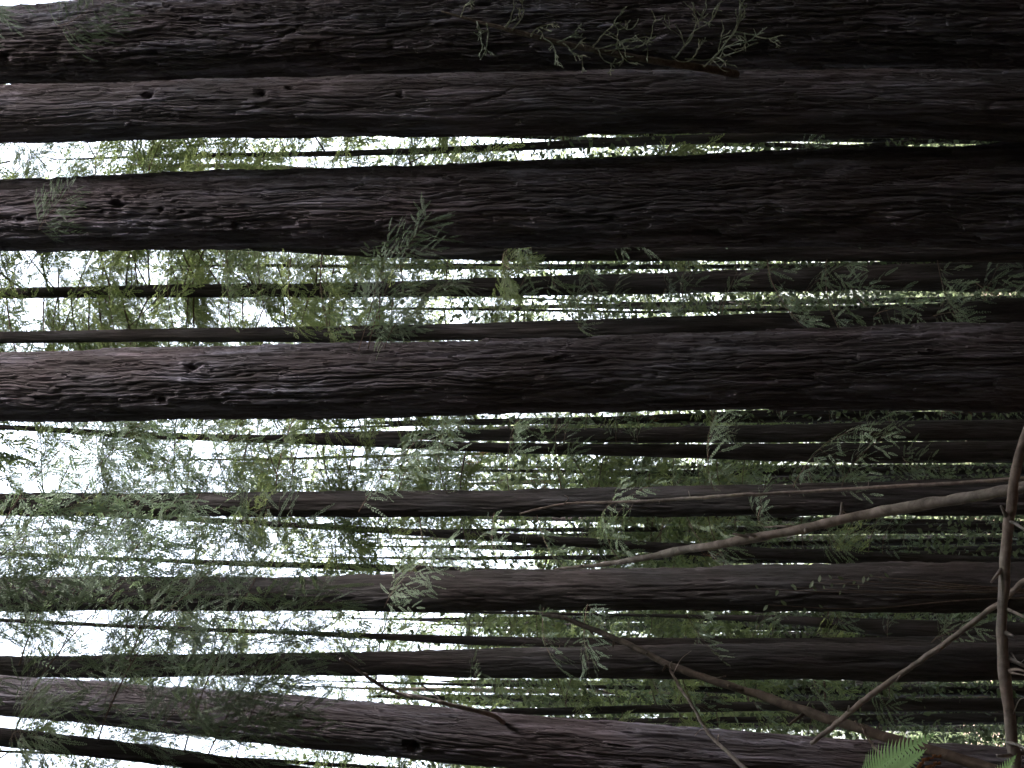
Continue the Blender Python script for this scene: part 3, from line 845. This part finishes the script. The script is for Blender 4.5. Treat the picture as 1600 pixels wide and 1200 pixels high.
dead_branch('dead_branch', 'slender forked twig slanting to the bottom edge at lower right', [
    (1047, 1042, 5.9, 3), (1050, 1050, 5.9, 5), (1066, 1075, 5.85, 5.5), (1085, 1107, 5.8, 5), (1105, 1140, 5.75, 6), (1130, 1165, 5.7, 6.5), (1165, 1200, 5.6, 8), (1230, 1262, 5.5, 9), (1400, 1400, 5.4, 10)],
    M_DEAD, twigs=[[(1047, 1042, 5.9, 3), (1047, 1037, 5.9, 2), (1050, 1033, 5.9, 1.5)], [(1052, 1052, 5.9, 2), (1064, 1030, 5.95, 1.5), (1080, 1017, 6, 1)], [(1105, 1140, 5.75, 3), (1094, 1141, 5.75, 2), (1085, 1150, 5.75, 1.2)]], to_ground=(-0.2, -0.1), seed=14, stubs=3)
dead_branch('dead_branch', 'straight tan stick rising to the right edge behind the grey bough', [
    (1268, 1161, 5.5, 9), (1300, 1137, 5.45, 10), (1322, 1121, 5.4, 11), (1400, 1065, 5.3, 11), (1470, 1016, 5.25, 11), (1560, 950, 5.2, 11), (1600, 918, 5.15, 12)],
    M_DEAD, to_ground=(0.35, -0.2), seed=15, stubs=3, bump=0.12)
dead_branch('dead_bough', 'thick grey dead bough crossing the right edge from top to bottom', [
    (1592, 1330, 4.7, 20), (1586, 1205, 4.7, 21), (1579, 1150, 4.7, 22), (1571, 1080, 4.7, 22), (1565, 1010, 4.7, 22), (1564, 940, 4.7, 21), (1567, 870, 4.7, 20), (1575, 800, 4.7, 20), (1583, 745, 4.7, 19), (1600, 690, 4.7, 18), (1640, 600, 4.7, 18)],
    M_DEAD, twigs=[[(1578, 815, 4.7, 7), (1588, 819, 4.65, 6), (1604, 830, 4.6, 5)], [(1574, 952, 4.7, 8), (1586, 957, 4.65, 6), (1606, 967, 4.6, 5)],
                   [(1576, 1048, 4.7, 8), (1590, 1046, 4.65, 5), (1606, 1050, 4.6, 4)], [(1576, 1050, 4.7, 5), (1590, 1053, 4.65, 3), (1606, 1056, 4.6, 2)],
                   [(1574, 1160, 4.7, 9), (1588, 1163, 4.65, 6), (1606, 1173, 4.6, 5)], [(1580, 1020, 4.7, 3), (1592, 1035, 4.65, 2), (1604, 1028, 4.6, 1.5)], [(1582, 1120, 4.7, 3), (1592, 1095, 4.65, 2), (1604, 1090, 4.6, 1.5)]],
    to_ground=(0.3, 0.0), seed=16, stubs=8)
dead_branch('dead_branch', None, [
    (531, 1029, 9.8, 4), (545, 1036, 9.85, 5.5), (570, 1055, 9.9, 6.5), (610, 1078, 10.0, 7), (650, 1088, 10.05, 8), (700, 1099, 10.1, 8.5), (765, 1113, 10.25, 9), (790, 1125, 10.4, 9)],
    M_DEAD, parent=TREES['S'][0], seed=17, stubs=6, twigs=[[(690, 1096, 10.1, 3), (682, 1088, 10.1, 3), (672, 1086, 10.1, 2)]])
# thin curved tan stem beside the fern
dead_branch('fern_stalk', 'thin curved tan stalk rising just left of the bright green fern', [
    (1338, 1126, 3.4, 2.5), (1344, 1134, 3.4, 4), (1352, 1150, 3.4, 4.5), (1366, 1168, 3.38, 5), (1382, 1184, 3.35, 5), (1400, 1204, 3.3, 5), (1440, 1260, 3.2, 6)],
    M_DEAD, to_ground=(-0.15, -0.1), seed=18, stubs=0, cat='stalk', bump=0.08)

# lichen-grey branch growing from the second trunk in front of the uppermost one
rb = TREES['B'][0]
off = np.array(rb.location)
C, R = px_curve([(690, 18, 10.4, 3), (740, 32, 10.4, 6), (800, 48, 10.4, 9), (880, 68, 10.45, 11), (960, 84, 10.5, 12), (1040, 98, 10.6, 13), (1110, 108, 10.8, 15), (1150, 116, 11.2, 16)], 70)
V, Fq = tube(C, R, 10, 0.2, 4.4)
lb = link('branch', new_mesh('branch', V - off, Fq, mats=[M_DEAD_DARK]), rb)
lb['label'] = 'dark branch carrying pale lichen-crusted twigs'
rs = np.random.default_rng(5)


def lichen_twig(x0, y0, ang, ln, Y, depth=0):
    """crooked twig drawn outwards in the plane of the branch; returns tubes"""
    n = 9
    a = ang; p = np.array([x0, y0, Y]); pts = [p.copy()]
    for i in range(n):
        a += rs.normal(0, 0.22)
        p = p + np.array([math.cos(a) * ln / n, math.sin(a) * ln / n, rs.normal(-0.012, 0.02)])
        pts.append(p.copy())
    wd = np.linspace(2.6, 1.6, n + 1) * (1 if depth == 0 else 0.8)
    wd[-3:] *= np.array([1.1, 1.35, 1.0]) if rs.random() < .6 else 1
    c, r = px_curve([(q[0], q[1], q[2], w_) for q, w_ in zip(pts, wd)], 30)
    out = [tube(c, r * (1 + 0.5 * np.abs(rs.normal(size=30)) * 0.5), 6, 0.45, 2.2 * x0)]
    if depth < 2:
        for k in range(rs.integers(2, 4)):
            q = pts[rs.integers(2, n)]
            out += lichen_twig(q[0], q[1], a + rs.choice([-1, 1]) * rs.uniform(0.4, 0.9), ln * rs.uniform(0.3, 0.55), q[2], depth + 1)
    return out


for (x0, y0, ang, ln) in [(745, 34, 1.4, 45), (760, 36, 1.15, 60), (800, 48, -0.9, 40), (790, 42, -1.2, 42), (830, 56, -0.8, 45), (850, 60, 0.6, 40), (870, 66, -0.5, 40), (880, 68, 0.4, 50),
                          (925, 74, -0.75, 62), (930, 76, -0.35, 95), (935, 78, 1.1, 40), (945, 80, -0.1, 85), (955, 84, -0.6, 70), (1060, 84, -1.0, 80), (1055, 90, -0.6, 110), (1070, 92, -0.3, 120), (1100, 104, -0.7, 95), (1050, 88, 0.5, 50), (1130, 66, -0.6, 80), (1150, 50, -0.2, 60), (1110, 100, -1.1, 100), (720, 26, -1.1, 30)]:
    V, Fq = merge(lichen_twig(x0, y0, ang, ln, 10.35))
    o = link('twig', new_mesh('twig', V - off, Fq, mats=[M_LICHEN]), lb)

# ------------------------------------------------------------------ sprays placed one by one
def spray(key, lib, ix, iy, Y, az, pitch, roll, sc):
    add_bough(TREES[key][0], lib, at(ix, iy, Y), az, pitch, roll, sc)


R_ = math.radians
# hanging across the third large trunk, growing from the large middle trunk
spray('D', B_NEAR[1], 575, 545, 10.6, R_(-20), R_(-20), R_(60), 0.58)
spray('D', B_NEAR[2], 600, 545, 10.6, R_(-35), R_(-30), R_(-40), 0.5)
spray('D', B_NEAR[3], 560, 548, 10.6, R_(-12), R_(-22), R_(-70), 0.5)
# big sprays of the young tree
yt = TREES['T']
for (ix, az, pt, rl, sc, li) in [(365, -5, -22, 50, 0.6, 0), (320, 6, -26, -45, 0.75, 1), (285, -14, -22, 65, 0.85, 0), (150, -20, -26, 40, 0.85, 1), 
                             (20, -12, -28, 60, 0.85, 3), (-150, -10, -30, -50, 1.0, 1), (-190, 2, -26, 35, 1.0, 2), (-310, 0, -30, -40, 1.1, 0), (230, -50, -30, 30, 0.6, 1), (20, -70, -30, 0, 0.55, 0), (230, 190, -30, -30, 0.4, 0), (60, 185, -25, 40, 0.5, 2)]:
    z = at(ix, 600, 8.6)[2]
    add_bough(yt[0], B_NEAR[li], (float(yt[2][0](z)), 8.6, z), R_(az), R_(pt), R_(rl), sc)
# sprays over the left end of the fourth and fifth trunks
for (key, ix, iy, Y, az, pt, rl, sc, li) in [('P', 60, 940, 14.7, 10, -30, 40, 1.0, 0), ('P', 160, 940, 14.7, -15, -35, -40, 0.9, 1), ('M', 120, 800, 16.7, 10, -20, 60, 0.9, 3), ('P', -40, 935, 14.7, 0, -20, 50, 1.2, 2), ('P', 110, 935, 14.7, 25, -25, -50, 1.1, 0), ('R', 30, 1040, 15.3, 5, -20, 40, 1.2, 1), ('R', 200, 1040, 15.3, -10, -25, -50, 1.2, 2), 
                                             ('M', 560, 800, 16.7, 15, -30, 50, 0.8, 1), ('M', 300, 800, 16.7, 0, -25, -40, 0.9, 2), ('C', 60, 360, 11.5, -60, -40, 50, 0.35, 0), ('A', -30, 30, 12.2, -80, -30, 0, 0.6, 1), ('A', 90, 40, 12.2, -100, -40, 30, 0.55, 2),
                                             ('P', 600, 950, 14.7, -30, -30, 30, 0.5, 3)]:
    spray(key, B_NEAR[li] if key in 'AC' else B_MIDN[li], ix, iy, Y, R_(az), R_(pt), R_(rl), sc)
# a few dry brown tufts
for (key, ix, iy, Y, az, sc) in [('K', 1010, 660, 23.8, -60, 0.5), ('N', 1095, 866, 22.3, -90, 0.6), ('J', 830, 728, 20.8, 180, 0.6), ('J', 585, 712, 20.8, 190, 0.7), ('J', 1475, 648, 20.6, 20, 0.8), ('M', 720, 728, 16.9, 40, 0.5)]:
    spray(key, B_DRY[0 if sc < 0.6 else 1], ix, iy, Y, R_(az), R_(-20), R_(40), sc)


# ------------------------------------------------------------------ sword fern at the lower right corner
def fern_frond(p0, p1, bend, half_w, n=26, normal=(0.1, -0.55, 0.8)):
    p0, p1 = np.array(p0), np.array(p1)
    C = catmull(np.array([p0, (p0 + p1) / 2 + np.array(bend), p1]), n)
    T = unit(np.gradient(C, axis=0)); nrm = unit(np.array(normal, float))
    side = unit(np.cross(T, nrm))
    V, Fq = [], []
    rs = np.random.default_rng(3)
    parts = [tube(C, np.linspace(0.0022, 0.0007, n), 5)]
    for i in range(1, n):
        u = i / (n - 1)
        l = half_w * min(1, u * 3 + .3) * (1.02 - u ** 2.2)
        w_ = half_w * 0.085
        for sg in (-1, 1):
            d = unit(side[i] * sg + T[i] * (0.35 + 0.35 * u) + nrm * 0.12)
            c = C[i]; l2 = l * rs.uniform(.9, 1.08)
            k = np.array([[c - T[i] * w_], [c + T[i] * w_ * 1.2]]).reshape(2, 3)
            m1 = c + d * l2 * .55
            parts.append((np.array([k[0], m1 - T[i] * w_ * .85, c + d * l2 - nrm * l2 * .08, m1 + T[i] * w_ * .85 + nrm * .001, k[1]]), np.array([[0, 1, 3, 4], [1, 2, 3, 3]])))
    # quads with a repeated corner are avoided: triangles for the tips
    Vt, Ft, off_ = [], [], 0
    for V, F in parts:
        for f in F:
            f = list(f)
            if len(set(f)) == 4:
                Ft.append((f[0] + off_, f[1] + off_, f[2] + off_)); Ft.append((f[0] + off_, f[2] + off_, f[3] + off_))
            else:
                u_ = list(dict.fromkeys(f)); Ft.append(tuple(x + off_ for x in u_))
        Vt.append(V); off_ += len(V)
    return np.vstack(Vt), np.array(Ft)


fx = at(1500, 1330, 3.0)
fr = bpy.data.objects.new('sword_fern', None)
COL.objects.link(fr)
fb = np.array([fx[0] - 0.05, 3.0, float(ground_z(fx[0], 3.0))])
fr.location = fb
tag(fr, 'bright green sword fern at the lower right corner', 'fern')
FR = [((1340, 1228, 3.05), (1462, 1146, 2.95), (0.0, -0.01, 0.015), 0.042), ((1360, 1250, 2.9), (1446, 1172, 2.85), (0, 0, 0.01), 0.04),
      ((1560, 1290, 2.9), (1588, 1180, 2.85), (0, 0, 0.02), 0.035), ((1420, 1330, 3.0), (1520, 1225, 2.9), (0, 0, 0.02), 0.05)]
for (a, b_, bend, hw) in FR:
    V, Fq = fern_frond(at(*a), at(*b_), bend, hw)
    fo = link('frond', new_mesh('frond', V - fb, Fq, mats=[M_FERN], smooth=False), fr)
    c = catmull(np.array([fb, fb + (at(*a) - fb) * 0.6 + np.array([0.02, 0, 0.12]), at(*a)]), 16)
    V, Fq = tube(c, np.linspace(0.004, 0.0022, 16), 6)
    link('stalk', new_mesh('stalk', V - fb, Fq, mats=[M_FERN]), fo)
# dry curled frond beside it
for (a, mid, b_) in [((1425, 1215, 2.95), (1445, 1188, 2.93), (1470, 1181, 2.92)), ((1430, 1225, 2.95), (1450, 1200, 2.93), (1469, 1192, 2.92))]:
    c = catmull(np.array([at(*a), at(*mid), at(*b_)]), 24)
    rs2 = np.random.default_rng(8)
    V, Fq = tube(c + rs2.normal(0, .0012, c.shape), 0.0014 + 0.0012 * rs2.random(24), 6, 0.5, 1.0)
    o = link('dry_frond', new_mesh('dry_frond', V - fb, Fq, mats=[M_LEAF_DRY]), fr)
    o['label'] = 'curled reddish brown dry frond'

# ------------------------------------------------------------------ shrub with a few oval leaves in front of the third thick trunk from the bottom
def oval_leaf(p, d, nrm, l):
    d = unit(d); s = unit(np.cross(nrm, d)); w_ = l * .22
    V = np.array([p, p + d * l * .3 + s * w_, p + d * l * .65 + s * w_ * .9, p + d * l, p + d * l * .65 - s * w_ * .9, p + d * l * .3 - s * w_, p + d * l * .5 - nrm * l * .04])
    return V, np.array([[0, 1, 6], [1, 2, 6], [2, 3, 6], [3, 4, 6], [4, 5, 6], [5, 0, 6]])


sh = bpy.data.objects.new('leafy_shrub', None)
COL.objects.link(sh)
p = at(1700, 930, 8.0)
sb = np.array([p[0], 8.0, float(ground_z(p[0], 8.0))])
sh.location = sb
tag(sh, 'slender shrub with a few oval leaves before the third thick trunk from the bottom', 'shrub')
rs = np.random.default_rng(44)
for (tx, ty) in [(1185, 920), (1240, 918), (1200, 945), (1300, 905), (1350, 900), (1280, 910)]:
    c = catmull(np.array([sb, at(1600, 925 + (ty - 915) * .3, 8.0), at((tx + 1500) / 2, ty + 6, 8.0), at(tx, ty, 8.0)]), 30)
    V, Fq = tube(c, np.linspace(0.004, 0.0012, 30), 5)
    st = link('stem', new_mesh('stem', V - sb, Fq, mats=[M_TWIG]), sh)
    for k in range(4):
        q = c[29 - k * 2]
        V, Fq = oval_leaf(q, np.array([rs.choice([-1, 1]) * .8, rs.normal(0, .4), rs.normal(.5, .5)]), unit(np.array([rs.normal(0, .4), -1, .5])), rs.uniform(.018, .04))
        link('leaf', new_mesh('leaf', V - sb, Fq, mats=[M_BROAD], smooth=False), st)
